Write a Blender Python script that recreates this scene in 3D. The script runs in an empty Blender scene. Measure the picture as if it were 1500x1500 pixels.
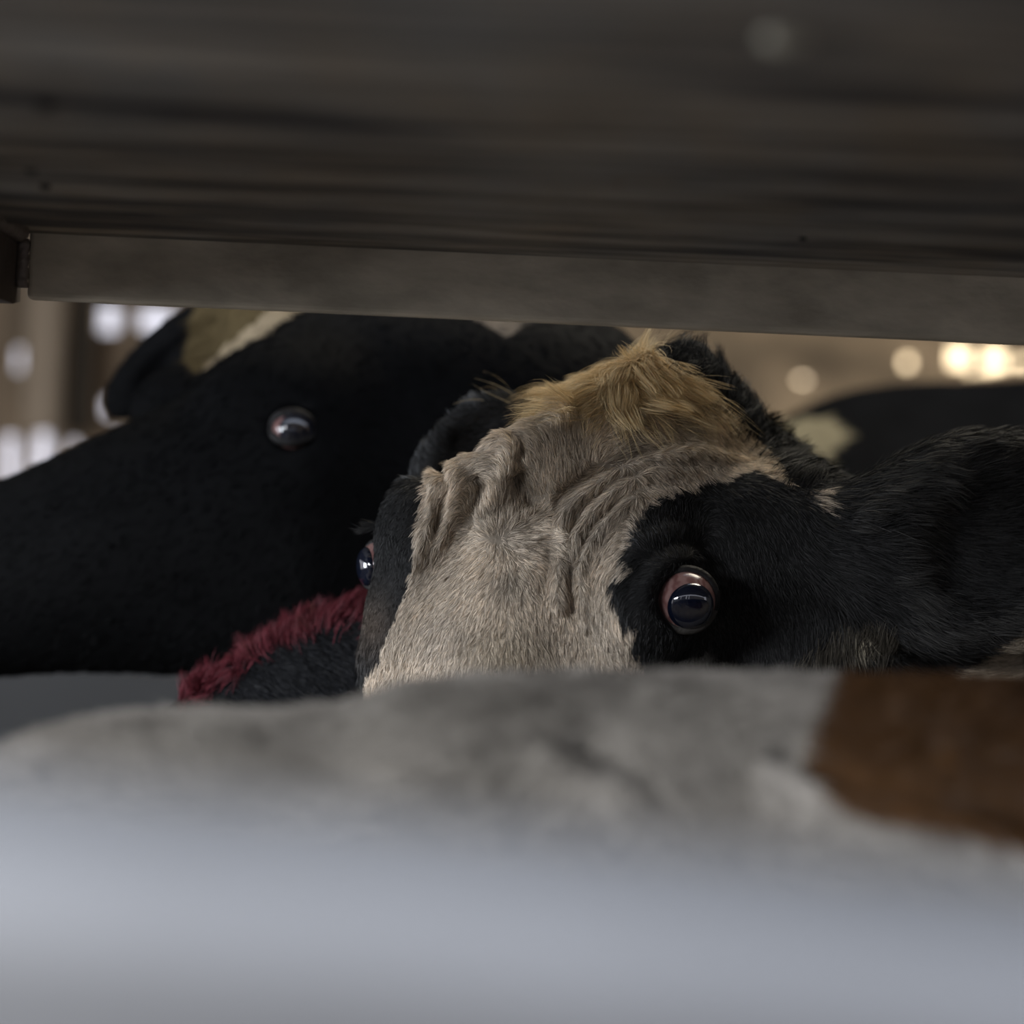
import bpy, math
import numpy as np
from mathutils import Matrix, Vector

# ------------------------------------------------------------------ camera, light, exposure
H = 1.30                      # camera height above the trailer deck
FPX = 3417.0                  # focal length in pixels of the 1500 px frame
ROLL = math.radians(2.6)
CR, SR = math.cos(ROLL), math.sin(ROLL)
C = bpy.context.scene.collection
sc = bpy.context.scene

cd = bpy.data.cameras.new('camera')
cam = bpy.data.objects.new('camera', cd)
C.objects.link(cam)
cam.matrix_world = Matrix(((CR, -SR, 0, 0), (0, 0, -1, 0), (SR, CR, 0, H), (0, 0, 0, 1)))
cd.sensor_width = 36.0
cd.lens = FPX / 1500 * 36
cd.clip_start = 0.02
cd.dof.use_dof = True
cd.dof.focus_distance = 1.47
cd.dof.aperture_fstop = 3.0
sc.camera = cam

w = bpy.data.worlds.new('sky')
sc.world = w
w.use_nodes = True
nt = w.node_tree
nt.nodes.clear()
o_ = nt.nodes.new('ShaderNodeOutputWorld')
b_ = nt.nodes.new('ShaderNodeBackground')
tc = nt.nodes.new('ShaderNodeTexCoord')
sp = nt.nodes.new('ShaderNodeSeparateXYZ')
rp = nt.nodes.new('ShaderNodeValToRGB')
nt.links.new(tc.outputs['Generated'], sp.inputs[0])
nt.links.new(sp.outputs['Z'], rp.inputs[0])
# hazy warm glow low in the sky on the sun's side (beyond the trailer, to the right)
def mrange(src, lo, hi):
    n = nt.nodes.new('ShaderNodeMapRange'); n.interpolation_type = 'SMOOTHSTEP'
    n.inputs[1].default_value = lo; n.inputs[2].default_value = hi
    nt.links.new(src, n.inputs[0]); return n.outputs[0]
def mmul(a, b):
    n = nt.nodes.new('ShaderNodeMath'); n.operation = 'MULTIPLY'
    nt.links.new(a, n.inputs[0]); nt.links.new(b, n.inputs[1]); return n.outputs[0]
glow = mmul(mmul(mrange(sp.outputs['X'], 0.0, 0.17), mrange(sp.outputs['Y'], 0.3, 0.9)), mrange(sp.outputs['Z'], 0.30, 0.10))
wm = nt.nodes.new('ShaderNodeMix'); wm.data_type = 'RGBA'
nt.links.new(glow, wm.inputs[0]); nt.links.new(rp.outputs[0], wm.inputs[6])
wm.inputs[7].default_value = (1.75, 1.35, 0.85, 1)
nt.links.new(wm.outputs[2], b_.inputs['Color'])
nt.links.new(b_.outputs[0], o_.inputs[0])
e = rp.color_ramp.elements
e[0].position = 0.0
e[0].color = (0.45, 0.44, 0.49, 1)
e[1].position = 0.6
e[1].color = (0.54, 0.60, 0.73, 1)
b_.inputs['Strength'].default_value = 1.15

def area(name, loc, target, sx, sy, power, col):
    l = bpy.data.lights.new(name, 'AREA')
    l.shape = 'RECTANGLE'
    l.size, l.size_y, l.energy, l.color = sx, sy, power, col
    o = bpy.data.objects.new(name, l)
    C.objects.link(o)
    o.location = loc
    o.rotation_euler = (Vector(target) - Vector(loc)).to_track_quat('-Z', 'Y').to_euler()
    return o

area('open_side_daylight', (-1.5, -0.35, H + 0.42), (0.0, 1.5, H - 0.05), 0.8, 0.4, 32, (0.92, 0.95, 1.0))
area('left_opening_daylight', (-2.5, 1.2, H - 0.08), (0.0, 1.45, H - 0.02), 0.9, 0.5, 20, (0.86, 0.92, 1.0))
area('tan_wall_warm_fill', (1.7, 3.4, H + 0.98), (1.5, 4.3, H - 0.2), 1.3, 0.8, 3.8, (1.0, 0.82, 0.60))  # warm fill added to light the tan boards; its roof opening is made up
area('crown_warm_fill', (0.35, 2.1, H + 0.98), (0.15, 1.5, H), 0.7, 0.4, 5.0, (1.0, 0.88, 0.66))  # warm fill added above the crown; its hatch is made up

sc.view_settings.view_transform = 'Standard'
sc.view_settings.look = 'None'
sc.view_settings.gamma = 1
sc.view_settings.use_curve_mapping = False
sc.view_settings.exposure = 1.02

# ------------------------------------------------------------------ helpers
rng = np.random.default_rng(11)

def tag(o, label=None, cat=None, group=None, kind=None):
    if label: o['label'] = label
    if cat: o['category'] = cat
    if group: o['group'] = group
    if kind: o['kind'] = kind
    return o

def empty(name, loc):
    o = bpy.data.objects.new(name, None)
    C.objects.link(o)
    o.location = loc
    o.empty_display_size = 0.1
    return o

def link(name, me, parent=None):
    o = bpy.data.objects.new(name, me)
    C.objects.link(o)
    if parent is not None:
        o.parent = parent
        # meshes are authored in world space; keep them there under a moved parent
        loc = Vector(parent.location)
        pp = parent.parent
        while pp is not None:
            loc += Vector(pp.location)
            pp = pp.parent
        me.transform(Matrix.Translation(-loc))
    return o

def cam2world(X, Y, D):
    """camera right, camera up, depth -> world"""
    return np.stack([X * CR - Y * SR, D, X * SR + Y * CR + H], -1)

def P(px, py, d):
    px, py, d = np.asarray(px, float), np.asarray(py, float), np.asarray(d, float)
    return cam2world((px - 750) * d / FPX, (750 - py) * d / FPX, d)

def V(px, py, d):
    return Vector(P(px, py, d).tolist())

def to_px(W):
    W = np.asarray(W, float)
    x, d, z = W[..., 0], W[..., 1], W[..., 2] - H
    X, Y = x * CR + z * SR, -x * SR + z * CR
    return 750 + X / d * FPX, 750 - Y / d * FPX, d

def vdir(dx, dy):
    """direction along the picture's right / down -> world"""
    dx, dy = np.asarray(dx, float), np.asarray(dy, float)
    return np.stack([dx * CR + dy * SR, dx * 0, dx * SR - dy * CR], -1)

def nrmz(v):
    return v / np.maximum(np.linalg.norm(v, axis=-1, keepdims=True), 1e-9)

# value noise
_tab = np.random.default_rng(5).random((32, 32, 32)).astype(np.float32)
def vnoise(p, s=1.0, off=0.0):
    p = np.asarray(p, np.float32) * s + off
    i = np.floor(p).astype(np.int64)
    f = p - i
    f = f * f * (3 - 2 * f)
    i &= 31
    j = (i + 1) & 31
    x0, y0, z0, x1, y1, z1 = i[..., 0], i[..., 1], i[..., 2], j[..., 0], j[..., 1], j[..., 2]
    fx, fy, fz = f[..., 0], f[..., 1], f[..., 2]
    a = _tab[x0, y0, z0] * (1 - fx) + _tab[x1, y0, z0] * fx
    b = _tab[x0, y1, z0] * (1 - fx) + _tab[x1, y1, z0] * fx
    c = _tab[x0, y0, z1] * (1 - fx) + _tab[x1, y0, z1] * fx
    d = _tab[x0, y1, z1] * (1 - fx) + _tab[x1, y1, z1] * fx
    return (a * (1 - fy) + b * fy) * (1 - fz) + (c * (1 - fy) + d * fy) * fz

def inpoly(x, y, poly):
    poly = np.asarray(poly, float)
    r = np.zeros(np.shape(x), bool)
    n = len(poly)
    for i in range(n):
        x0, y0 = poly[i]
        x1, y1 = poly[(i + 1) % n]
        if y0 == y1: continue
        c = ((y0 > y) != (y1 > y)) & (x < (x1 - x0) * (y - y0) / (y1 - y0) + x0)
        r ^= c
    return r

def polyline_dist(x, y, pts):
    """distance to a polyline and the parameter 0..1 along it"""
    pts = np.asarray(pts, float)
    best = np.full(np.shape(x), 1e9)
    t_best = np.zeros(np.shape(x))
    seg = np.linalg.norm(np.diff(pts, axis=0), axis=1)
    tot, acc = seg.sum(), 0.0
    for i in range(len(pts) - 1):
        ax, ay = pts[i]
        bx, by = pts[i + 1]
        t = np.clip(((x - ax) * (bx - ax) + (y - ay) * (by - ay)) / max(seg[i] ** 2, 1e-9), 0, 1)
        d = np.hypot(x - ax - t * (bx - ax), y - ay - t * (by - ay))
        m = d < best
        best = np.where(m, d, best)
        t_best = np.where(m, (acc + t * seg[i]) / tot, t_best)
        acc += seg[i]
    return best, t_best

# ------------------------------------------------------------------ signed distance modelling
def ell(X, c, r, R=None):
    p = [X[k] - c[k] for k in range(3)]
    if R is not None:
        p = [p[0] * R[k][0] + p[1] * R[k][1] + p[2] * R[k][2] for k in range(3)]
    k0 = np.sqrt(sum((p[k] / r[k]) ** 2 for k in range(3)))
    k1 = np.sqrt(sum((p[k] / r[k] ** 2) ** 2 for k in range(3)))
    return k0 * (k0 - 1) / np.maximum(k1, 1e-6)

def cone(X, a, b, ra, rb):
    a, b = np.array(a, np.float32), np.array(b, np.float32)
    ba = b - a
    t = sum((X[k] - a[k]) * ba[k] for k in range(3)) / max(float(ba @ ba), 1e-9)
    t = np.clip(t, 0, 1)
    return np.sqrt(sum((X[k] - a[k] - t * ba[k]) ** 2 for k in range(3))) - (ra + (rb - ra) * t)

def su(a, b, k):
    h = np.clip(0.5 + 0.5 * (b - a) / k, 0, 1)
    return b * (1 - h) + a * h - k * h * (1 - h)

def sub(a, b, k):
    return -su(-a, b, k)

def axis(spec):
    """piecewise spacing: [(start, end, step), ...]"""
    out = []
    for a, b, s in spec:
        n = max(1, int(round((b - a) / s)))
        out += list(a + (b - a) * np.arange(n) / n)
    out.append(spec[-1][1])
    return np.array(out, np.float32)

def surface_net(F, ax, ay, az):
    S = F < 0
    nx, ny, nz = F.shape
    cc = np.zeros((nx - 1, ny - 1, nz - 1), np.uint8)
    for i in (0, 1):
        for j in (0, 1):
            for k in (0, 1):
                cc += S[i:nx - 1 + i, j:ny - 1 + j, k:nz - 1 + k]
    act = (cc > 0) & (cc < 8)
    idx = -np.ones(act.shape, np.int64)
    I, J, K = np.nonzero(act)
    idx[I, J, K] = np.arange(len(I))
    acc = np.zeros((len(I), 3))
    cnt = np.zeros(len(I))
    A = (ax, ay, az)
    corners = [(i, j, k) for i in (0, 1) for j in (0, 1) for k in (0, 1)]
    for c0 in corners:
        for axn in range(3):
            if c0[axn]: continue
            c1 = list(c0); c1[axn] = 1
            f0 = F[I + c0[0], J + c0[1], K + c0[2]]
            f1 = F[I + c1[0], J + c1[1], K + c1[2]]
            m = (f0 < 0) != (f1 < 0)
            t = np.where(m, f0 / np.where(m, f0 - f1, 1), 0)
            for d in range(3):
                q = (I, J, K)[d]
                p0 = A[d][q + c0[d]]
                p1 = A[d][q + c1[d]]
                acc[:, d] += np.where(m, p0 + (p1 - p0) * t, 0)
            cnt += m
    verts = acc / cnt[:, None]
    quads = []
    for axn in range(3):
        sl0 = [slice(None)] * 3; sl1 = [slice(None)] * 3
        sl0[axn] = slice(0, -1); sl1[axn] = slice(1, None)
        a, b = S[tuple(sl0)], S[tuple(sl1)]
        E = np.nonzero(a != b)
        u, v = (axn + 1) % 3, (axn + 2) % 3
        ok = (E[u] > 0) & (E[v] > 0) & (E[u] < F.shape[u] - 1) & (E[v] < F.shape[v] - 1)
        E = [q[ok] for q in E]
        inside = a[tuple(E)]
        def at(du, dv):
            q = [x.copy() for x in E]
            q[u] = q[u] + du; q[v] = q[v] + dv
            return idx[tuple(q)]
        Q = np.stack([at(-1, -1), at(0, -1), at(0, 0), at(-1, 0)], -1)
        Q[~inside] = Q[~inside][:, ::-1]
        quads.append(Q)
    return verts, np.concatenate(quads)

def make_mesh(name, V_, F_, smooth=True):
    me = bpy.data.meshes.new(name)
    n, m, k = len(V_), len(F_), F_.shape[1]
    me.vertices.add(n)
    me.vertices.foreach_set('co', np.asarray(V_, np.float32).ravel())
    me.loops.add(m * k)
    me.loops.foreach_set('vertex_index', F_.astype(np.int32).ravel())
    me.polygons.add(m)
    me.polygons.foreach_set('loop_start', np.arange(0, m * k, k, dtype=np.int32))
    me.polygons.foreach_set('loop_total', np.full(m, k, np.int32))
    if smooth:
        me.polygons.foreach_set('use_smooth', np.ones(m, bool))
    me.update(calc_edges=True)
    return me

def get_co(me):
    a = np.empty(len(me.vertices) * 3, np.float32)
    me.vertices.foreach_get('co', a)
    return a.reshape(-1, 3).astype(float)

def get_no(me):
    a = np.empty(len(me.vertices) * 3, np.float32)
    me.vertices.foreach_get('normal', a)
    return a.reshape(-1, 3).astype(float)

def set_col(me, col):
    a = me.color_attributes.new('Col', 'FLOAT_COLOR', 'POINT')
    c = np.ones((len(col), 4), np.float32)
    c[:, :3] = col
    a.data.foreach_set('color', c.ravel())

def sculpt(fn, specs, D0, subdiv=1):
    """mesh of fn<0 in (px, py, q) with q pixels towards the lens at distance D0"""
    ax = [axis(s) for s in specs]
    X = [ax[0][:, None, None], ax[1][None, :, None], ax[2][None, None, :]]
    F = fn(X).astype(np.float32)
    F = np.broadcast_to(F, tuple(len(a) for a in ax))
    v, q = surface_net(F, *ax)
    d = D0 - v[:, 2] * D0 / FPX
    W = P(v[:, 0], v[:, 1], d)
    # outward orientation
    a, b, c, e4 = (W[q[:, k]] for k in range(4))
    vol = np.einsum('ij,ij->i', a, np.cross(b, c)).sum() + np.einsum('ij,ij->i', a, np.cross(c, e4)).sum()
    if vol < 0:
        q = q[:, ::-1].copy()
    me = make_mesh('tmp', W, q)
    if subdiv:
        o = bpy.data.objects.new('tmp', me)
        C.objects.link(o)
        s = o.modifiers.new('s', 'SUBSURF')
        s.levels = s.render_levels = subdiv
        dg = bpy.context.evaluated_depsgraph_get()
        me2 = bpy.data.meshes.new_from_object(o.evaluated_get(dg))
        bpy.data.objects.remove(o)
        bpy.data.meshes.remove(me)
        me = me2
        me.polygons.foreach_set('use_smooth', np.ones(len(me.polygons), bool))
    return me

def q_at(fn, px, py, q0=500, q1=-700):
    """first surface along q from the lens side"""
    qs = np.linspace(q0, q1, 1201, dtype=np.float32)
    F = fn([np.full_like(qs, px), np.full_like(qs, py), qs])
    i = int(np.argmax(F < 0))
    return float(qs[i])

def sample_surface(me, n, dens):
    """roots on a quad mesh: positions, normals; dens(px,py,d,nrm,W) weights faces"""
    co, no = get_co(me), get_no(me)
    lv = np.empty(len(me.loops), np.int32)
    me.loops.foreach_get('vertex_index', lv)
    q = lv.reshape(-1, 4)
    a, b, c, d = (co[q[:, k]] for k in range(4))
    ar = 0.5 * np.linalg.norm(np.cross(c - a, d - b), axis=1)
    cen = (a + b + c + d) / 4
    nn = nrmz(no[q].mean(1))
    px, py, dd = to_px(cen)
    wgt = ar * dens(px, py, dd, nn, cen)
    cs = np.cumsum(wgt)
    f = np.searchsorted(cs, rng.random(n) * cs[-1])
    f = np.clip(f, 0, len(q) - 1)
    u, v = rng.random(n)[:, None], rng.random(n)[:, None]
    Q = q[f]
    def bl(arr):
        return (arr[Q[:, 0]] * (1 - u) * (1 - v) + arr[Q[:, 1]] * u * (1 - v) + arr[Q[:, 2]] * u * v + arr[Q[:, 3]] * (1 - u) * v)
    return bl(co), nrmz(bl(no))

def flow(px, py, guides, power=3.0):
    g = np.asarray(guides, float)
    sx = np.zeros(len(px)); sy = np.zeros(len(px))
    for gx, gy, dx, dy in g:
        n = math.hypot(dx, dy)
        wt = 1 / (np.hypot(px - gx, py - gy) + 12) ** power
        sx += wt * dx / n; sy += wt * dy / n
    return sx, sy

def grow(name, parent, mat, p, n, tan, length, width, col, lift, bend=0.5, wild=0.15, clump=None, segs=4):
    """fur as tapering ribbons. p,n,tan: (N,3); length,width,lift: (N,); clump=(size_m, strength array)"""
    N = len(p)
    tan = nrmz(tan - n * np.sum(tan * n, -1, keepdims=True))
    tan = nrmz(tan + wild * rng.normal(size=(N, 3)))
    lift = np.broadcast_to(np.asarray(lift, float), (N,))[:, None]
    d0 = nrmz(tan * np.cos(lift) + n * np.sin(lift))
    L = (length * (0.65 + 0.6 * rng.random(N)))[:, None]
    cur = rng.normal(size=(N, 3)) * wild * 1.5
    pos = [p - n * 0.0006]
    x = p.copy()
    dirs = []
    for k in range(1, segs + 1):
        t = k / segs
        dk = nrmz(d0 + t * (tan * bend - n * bend * 0.55) + cur * t)
        x = x + dk * L / segs
        pos.append(x.copy())
        dirs.append(dk)
    if clump is not None:
        size, strength = clump
        key = np.floor(p / size + 0.35 * (vnoise(p, 160.0)[:, None] - 0.5)).astype(np.int64)
        h = (key[:, 0] * 73856093) ^ (key[:, 1] * 19349663) ^ (key[:, 2] * 83492791)
        _, inv = np.unique(h, return_inverse=True)
        m = inv.max() + 1
        lead = np.zeros(m, np.int64)
        lead[inv] = np.arange(N)
        ld = lead[inv]
        for k in range(1, segs + 1):
            t = (k / segs) ** 1.3
            s = (np.broadcast_to(strength, (N,)) * t)[:, None]
            pos[k] = pos[k] * (1 - s) + pos[k][ld] * s
    side = nrmz(np.cross(d0, n + 0.7 * rng.normal(size=(N, 3))))
    wd = np.broadcast_to(np.asarray(width, float), (N,))[:, None]
    nv = 2 * segs + 1
    Vv = np.empty((N, nv, 3), np.float32)
    for k in range(segs):
        ww = wd * (1 - (k / segs) ** 2 * 0.75) * 0.5
        Vv[:, 2 * k] = pos[k] - side * ww
        Vv[:, 2 * k + 1] = pos[k] + side * ww
    Vv[:, 2 * segs] = pos[segs]
    tri = []
    for k in range(segs - 1):
        a = 2 * k
        tri += [(a, a + 1, a + 3), (a, a + 3, a + 2)]
    a = 2 * (segs - 1)
    tri.append((a, a + 1, a + 2))
    tri = np.array(tri, np.int32)
    F_ = (tri[None] + (np.arange(N, dtype=np.int32) * nv)[:, None, None]).reshape(-1, 3)
    me = make_mesh(name, Vv.reshape(-1, 3), F_, smooth=True)
    set_col(me, np.repeat(col, nv, axis=0))
    me.materials.append(mat)
    return link(name, me, parent)

# ------------------------------------------------------------------ materials
def new_mat(name):
    m = bpy.data.materials.new(name)
    m.use_nodes = True
    n = m.node_tree.nodes
    return m, m.node_tree, n['Principled BSDF']

def plain(name, col, rough=0.6, metal=0.0, spec=0.5, bump=0.0, bscale=60.0, var=0.0, stretch=(1, 1, 1)):
    m, t, b = new_mat(name)
    b.inputs['Roughness'].default_value = rough
    b.inputs['Metallic'].default_value = metal
    b.inputs['Specular IOR Level'].default_value = spec
    b.inputs['Base Color'].default_value = (*col, 1)
    if bump or var:
        tc = t.nodes.new('ShaderNodeTexCoord')
        mp = t.nodes.new('ShaderNodeMapping')
        mp.inputs['Scale'].default_value = stretch
        nz = t.nodes.new('ShaderNodeTexNoise')
        nz.inputs['Scale'].default_value = bscale
        nz.inputs['Detail'].default_value = 6
        t.links.new(tc.outputs['Object'], mp.inputs[0])
        t.links.new(mp.outputs[0], nz.inputs['Vector'])
        if var:
            r = t.nodes.new('ShaderNodeValToRGB')
            r.color_ramp.elements[0].position = 0.3
            r.color_ramp.elements[1].position = 0.72
            r.color_ramp.elements[0].color = (*[c * (1 - var) for c in col], 1)
            r.color_ramp.elements[1].color = (*[min(1, c * (1 + var)) for c in col], 1)
            t.links.new(nz.outputs['Fac'], r.inputs[0])
            t.links.new(r.outputs[0], b.inputs['Base Color'])
        if bump:
            bp = t.nodes.new('ShaderNodeBump')
            bp.inputs['Strength'].default_value = bump
            bp.inputs['Distance'].default_value = 0.004
            t.links.new(nz.outputs['Fac'], bp.inputs['Height'])
            t.links.new(bp.outputs[0], b.inputs['Normal'])
    return m

def attr_mat(name, rough=0.55, spec=0.3, trans=0.0, gain=1.0, noise=0.0):
    m, t, b = new_mat(name)
    a = t.nodes.new('ShaderNodeAttribute')
    a.attribute_name = 'Col'
    t.links.new(a.outputs['Color'], b.inputs['Base Color'])
    b.inputs['Roughness'].default_value = rough
    b.inputs['Specular IOR Level'].default_value = spec
    if trans:
        out = t.nodes['Material Output']
        tr = t.nodes.new('ShaderNodeBsdfTranslucent')
        mx = t.nodes.new('ShaderNodeMixShader')
        mx.inputs[0].default_value = trans
        t.links.new(a.outputs['Color'], tr.inputs['Color'])
        t.links.new(b.outputs[0], mx.inputs[1])
        t.links.new(tr.outputs[0], mx.inputs[2])
        t.links.new(mx.outputs[0], out.inputs['Surface'])
    return m

M_skin = attr_mat('cow hide', 0.8, 0.06)
M_fur = attr_mat('cow fur', 0.6, 0.25, trans=0.2)
M_dark_fur = attr_mat('dark cow fur', 0.6, 0.14)
M_back_fur = attr_mat('background cow fur', 0.7, 0.06)

def eye_mats():
    m, t, b = new_mat('eye white')
    tc = t.nodes.new('ShaderNodeTexCoord')
    nz = t.nodes.new('ShaderNodeTexNoise'); nz.inputs['Scale'].default_value = 90; nz.inputs['Detail'].default_value = 5
    wv = t.nodes.new('ShaderNodeTexWave'); wv.inputs['Scale'].default_value = 55; wv.inputs['Distortion'].default_value = 14; wv.inputs['Detail'].default_value = 3
    mx = t.nodes.new('ShaderNodeMath'); mx.operation = 'MULTIPLY'
    r = t.nodes.new('ShaderNodeValToRGB')
    r.color_ramp.elements[0].position = 0.05; r.color_ramp.elements[0].color = (0.14, 0.065, 0.06, 1)
    r.color_ramp.elements[1].position = 0.55; r.color_ramp.elements[1].color = (0.22, 0.13, 0.12, 1)
    t.links.new(tc.outputs['Object'], nz.inputs['Vector'])
    t.links.new(tc.outputs['Object'], wv.inputs['Vector'])
    t.links.new(nz.outputs['Fac'], mx.inputs[0]); t.links.new(wv.outputs['Fac'], mx.inputs[1])
    t.links.new(mx.outputs[0], r.inputs[0]); t.links.new(r.outputs[0], b.inputs['Base Color'])
    b.inputs['Roughness'].default_value = 0.22
    b.inputs['Coat Weight'].default_value = 0.1
    b.inputs['Coat Roughness'].default_value = 0.05
    m2 = plain('iris', (0.004, 0.006, 0.014), 0.03, 0, 0.8)
    m2.node_tree.nodes['Principled BSDF'].inputs['Coat Weight'].default_value = 1.0
    m2.node_tree.nodes['Principled BSDF'].inputs['Coat Roughness'].default_value = 0.02
    return m, m2
M_eyewhite, M_iris = eye_mats()
M_lid = plain('eyelid skin', (0.011, 0.010, 0.010), 0.6, 0, 0.2, bump=0.4, bscale=260)
M_lidgrey = plain('lower eyelid skin', (0.035, 0.032, 0.029), 0.6, 0, 0.2, bump=0.4, bscale=260)

# ------------------------------------------------------------------ mesh bits
def uv_sphere(center, r, zdir, nu=48, nv=32, scale=(1, 1, 1), vmax=math.pi, bulge=None):
    """sphere (or cap up to polar angle vmax) whose pole points along zdir"""
    R = np.array(Vector(zdir).normalized().to_track_quat('Z', 'Y').to_matrix())
    v = np.linspace(0, vmax, nv + 1)[1:]
    u = np.linspace(0, 2 * np.pi, nu, endpoint=False)
    pts = [np.array([0, 0, 1.0])]
    for a in v:
        for b in u:
            pts.append(np.array([math.sin(a) * math.cos(b), math.sin(a) * math.sin(b), math.cos(a)]))
    pts = np.array(pts)
    pts = pts * np.array(scale)
    W = np.asarray(center) + (pts * r) @ R.T
    F = []
    for i in range(nu):
        F.append((0, 1 + i, 1 + (i + 1) % nu))
    for k in range(len(v) - 1):
        for i in range(nu):
            a = 1 + k * nu + i; b = 1 + k * nu + (i + 1) % nu
            F.append((a, a + nu, b + nu, b))
    return W, F

def pymesh(name, verts, faces, mat, parent=None, smooth=True):
    me = bpy.data.meshes.new(name)
    me.from_pydata([tuple(map(float, v)) for v in verts], [], [tuple(int(i) for i in f) for f in faces])
    me.update()
    if smooth:
        me.polygons.foreach_set('use_smooth', np.ones(len(me.polygons), bool))
    me.materials.append(mat)
    return link(name, me, parent)

def box(cs, faces_acc, verts_acc):
    """append a box given 8 corners (x0..x1, y0..y1, z0..z1)"""
    x0, x1, y0, y1, z0, z1 = cs
    n = len(verts_acc)
    verts_acc += [(x0, y0, z0), (x1, y0, z0), (x1, y1, z0), (x0, y1, z0), (x0, y0, z1), (x1, y0, z1), (x1, y1, z1), (x0, y1, z1)]
    for f in ((0, 3, 2, 1), (4, 5, 6, 7), (0, 1, 5, 4), (1, 2, 6, 5), (2, 3, 7, 6), (3, 0, 4, 7)):
        faces_acc.append(tuple(n + i for i in f))

def boxes(name, list_, mat, parent=None, bevel=0.0):
    v, f = [], []
    for b in list_: box(b, f, v)
    o = pymesh(name, v, f, mat, parent, smooth=False)
    if bevel:
        m = o.modifiers.new('b', 'BEVEL'); m.width = bevel; m.segments = 3
    return o

def tube(name, pts, radii, mat, parent=None, seg=14, closed=False, scale=(1, 1)):
    pts = [Vector(p) for p in pts]
    n = len(pts)
    V_, F_ = [], []
    up = None
    for i, p in enumerate(pts):
        a = pts[(i + 1) % n] if (closed or i < n - 1) else pts[i]
        b = pts[(i - 1) % n] if (closed or i > 0) else pts[i]
        t = (a - b).normalized()
        if up is None:
            up = Vector((0, 0, 1)) if abs(t.z) < 0.9 else Vector((1, 0, 0))
        s = t.cross(up).normalized(); up = s.cross(t).normalized()
        r = radii[i] if hasattr(radii, '__len__') else radii
        for k in range(seg):
            an = 2 * math.pi * k / seg
            V_.append(p + s * math.cos(an) * r * scale[0] + up * math.sin(an) * r * scale[1])
    m = n if closed else n - 1
    for i in range(m):
        j = (i + 1) % n
        for k in range(seg):
            F_.append((i * seg + k, i * seg + (k + 1) % seg, j * seg + (k + 1) % seg, j * seg + k))
    if not closed:
        F_.append(tuple(range(seg))[::-1]); F_.append(tuple((n - 1) * seg + k for k in range(seg)))
    return pymesh(name, V_, F_, mat, parent)

# ------------------------------------------------------------------ setting: trailer
M_deck = plain('trailer deck', (0.09, 0.08, 0.07), 0.8, 0, 0.3, bump=0.5, bscale=25, var=0.4)
M_wall = plain('brown boards', (0.20, 0.14, 0.085), 0.7, 0, 0.3, bump=0.5, bscale=9, var=0.45, stretch=(5, 5, 0.4))
M_tan = plain('tan boards', (0.27, 0.195, 0.115), 0.7, 0, 0.3, bump=0.3, bscale=2.9, var=0.65, stretch=(1.5, 1, 2.5))
M_kick = plain('galvanised kick panel', (0.022, 0.022, 0.022), 0.5, 0.2, 0.5, var=0.2, bscale=5)
M_side = plain('grey side boards', (0.13, 0.12, 0.11), 0.7, 0, 0.3, var=0.3, bscale=6)
M_ground = plain('yard gravel', (0.14, 0.13, 0.12), 0.9, 0, 0.2, var=0.3, bscale=3)

WX0, WX1, WY, CZ = -2.6, 3.2, 4.5, H + 1.0
def S(o, ):
    o['kind'] = 'structure'
    return o
S(boxes('ground', [(-14, 14, -9, 20, -1.05, -1.0)], M_ground))
S(boxes('wall_light_blocker', [(-9, -1.6, -4.2, -4.0, -1.0, H + 0.9), (-1.3, 0.25, -4.2, -4.0, -1.0, H + 0.9), (0.6, 1.1, -4.2, -4.0, -1.0, H + 0.9), (1.35, 9, -4.2, -4.0, -1.0, H + 0.9)], M_side))  # added unseen behind the camera to block sky and break up eye reflections
S(boxes('floor', [(WX0, WX1, 0.15, WY + 0.05, -0.06, 0.0)], M_deck))
S(boxes('ceiling', [(WX0, WX1, 0.75, 1.75, CZ, CZ + 0.04), (WX0, 0.0, 1.75, 2.5, CZ, CZ + 0.04), (0.75, WX1, 1.75, 2.5, CZ, CZ + 0.04),
                    (WX0, WX1, 2.5, 2.95, CZ, CZ + 0.04), (WX0, 1.0, 2.95, 3.9, CZ, CZ + 0.04), (2.45, WX1, 2.95, 3.9, CZ, CZ + 0.04),
                    (WX0, WX1, 3.9, WY + 0.05, CZ, CZ + 0.04)], M_side))
S(boxes('wall_left', [(WX0 - 0.05, WX0, 0.15, WY + 0.05, -0.06, H - 0.5), (WX0 - 0.05, WX0, 0.15, WY + 0.05, H + 0.25, CZ + 0.04)], M_side))
S(boxes('wall_right', [(WX1, WX1 + 0.05, 0.15, WY + 0.05, -0.06, CZ + 0.04)], M_side))

def wx(px, d=WY): return float(P(px, 600, d)[0])
def wz(px, py, d=WY): return float(P(px, py, d)[2])

def holed(x0, x1, z0, z1, holes):
    """boxes of a wall y=WY..WY+0.04 leaving rectangular holes (hx0,hx1,hz0,hz1)"""
    xs = sorted({x0, x1, *[h[0] for h in holes], *[h[1] for h in holes]})
    out = []
    for a, b in zip(xs, xs[1:]):
        if b - a < 1e-6: continue
        mid = (a + b) / 2
        hz = sorted([(h[2], h[3]) for h in holes if h[0] < mid < h[1]])
        z = z0
        for lo, hi in hz:
            if lo > z: out.append((a, b, WY, WY + 0.04, z, lo))
            z = max(z, hi)
        if z < z1: out.append((a, b, WY, WY + 0.04, z, z1))
    return out

def hole(px, py, w_, h_):
    x, z = wx(px), wz(px, py)
    s = WY / FPX
    return (x - w_ / 2 * s, x + w_ / 2 * s, z - h_ / 2 * s, z + h_ / 2 * s)

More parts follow.
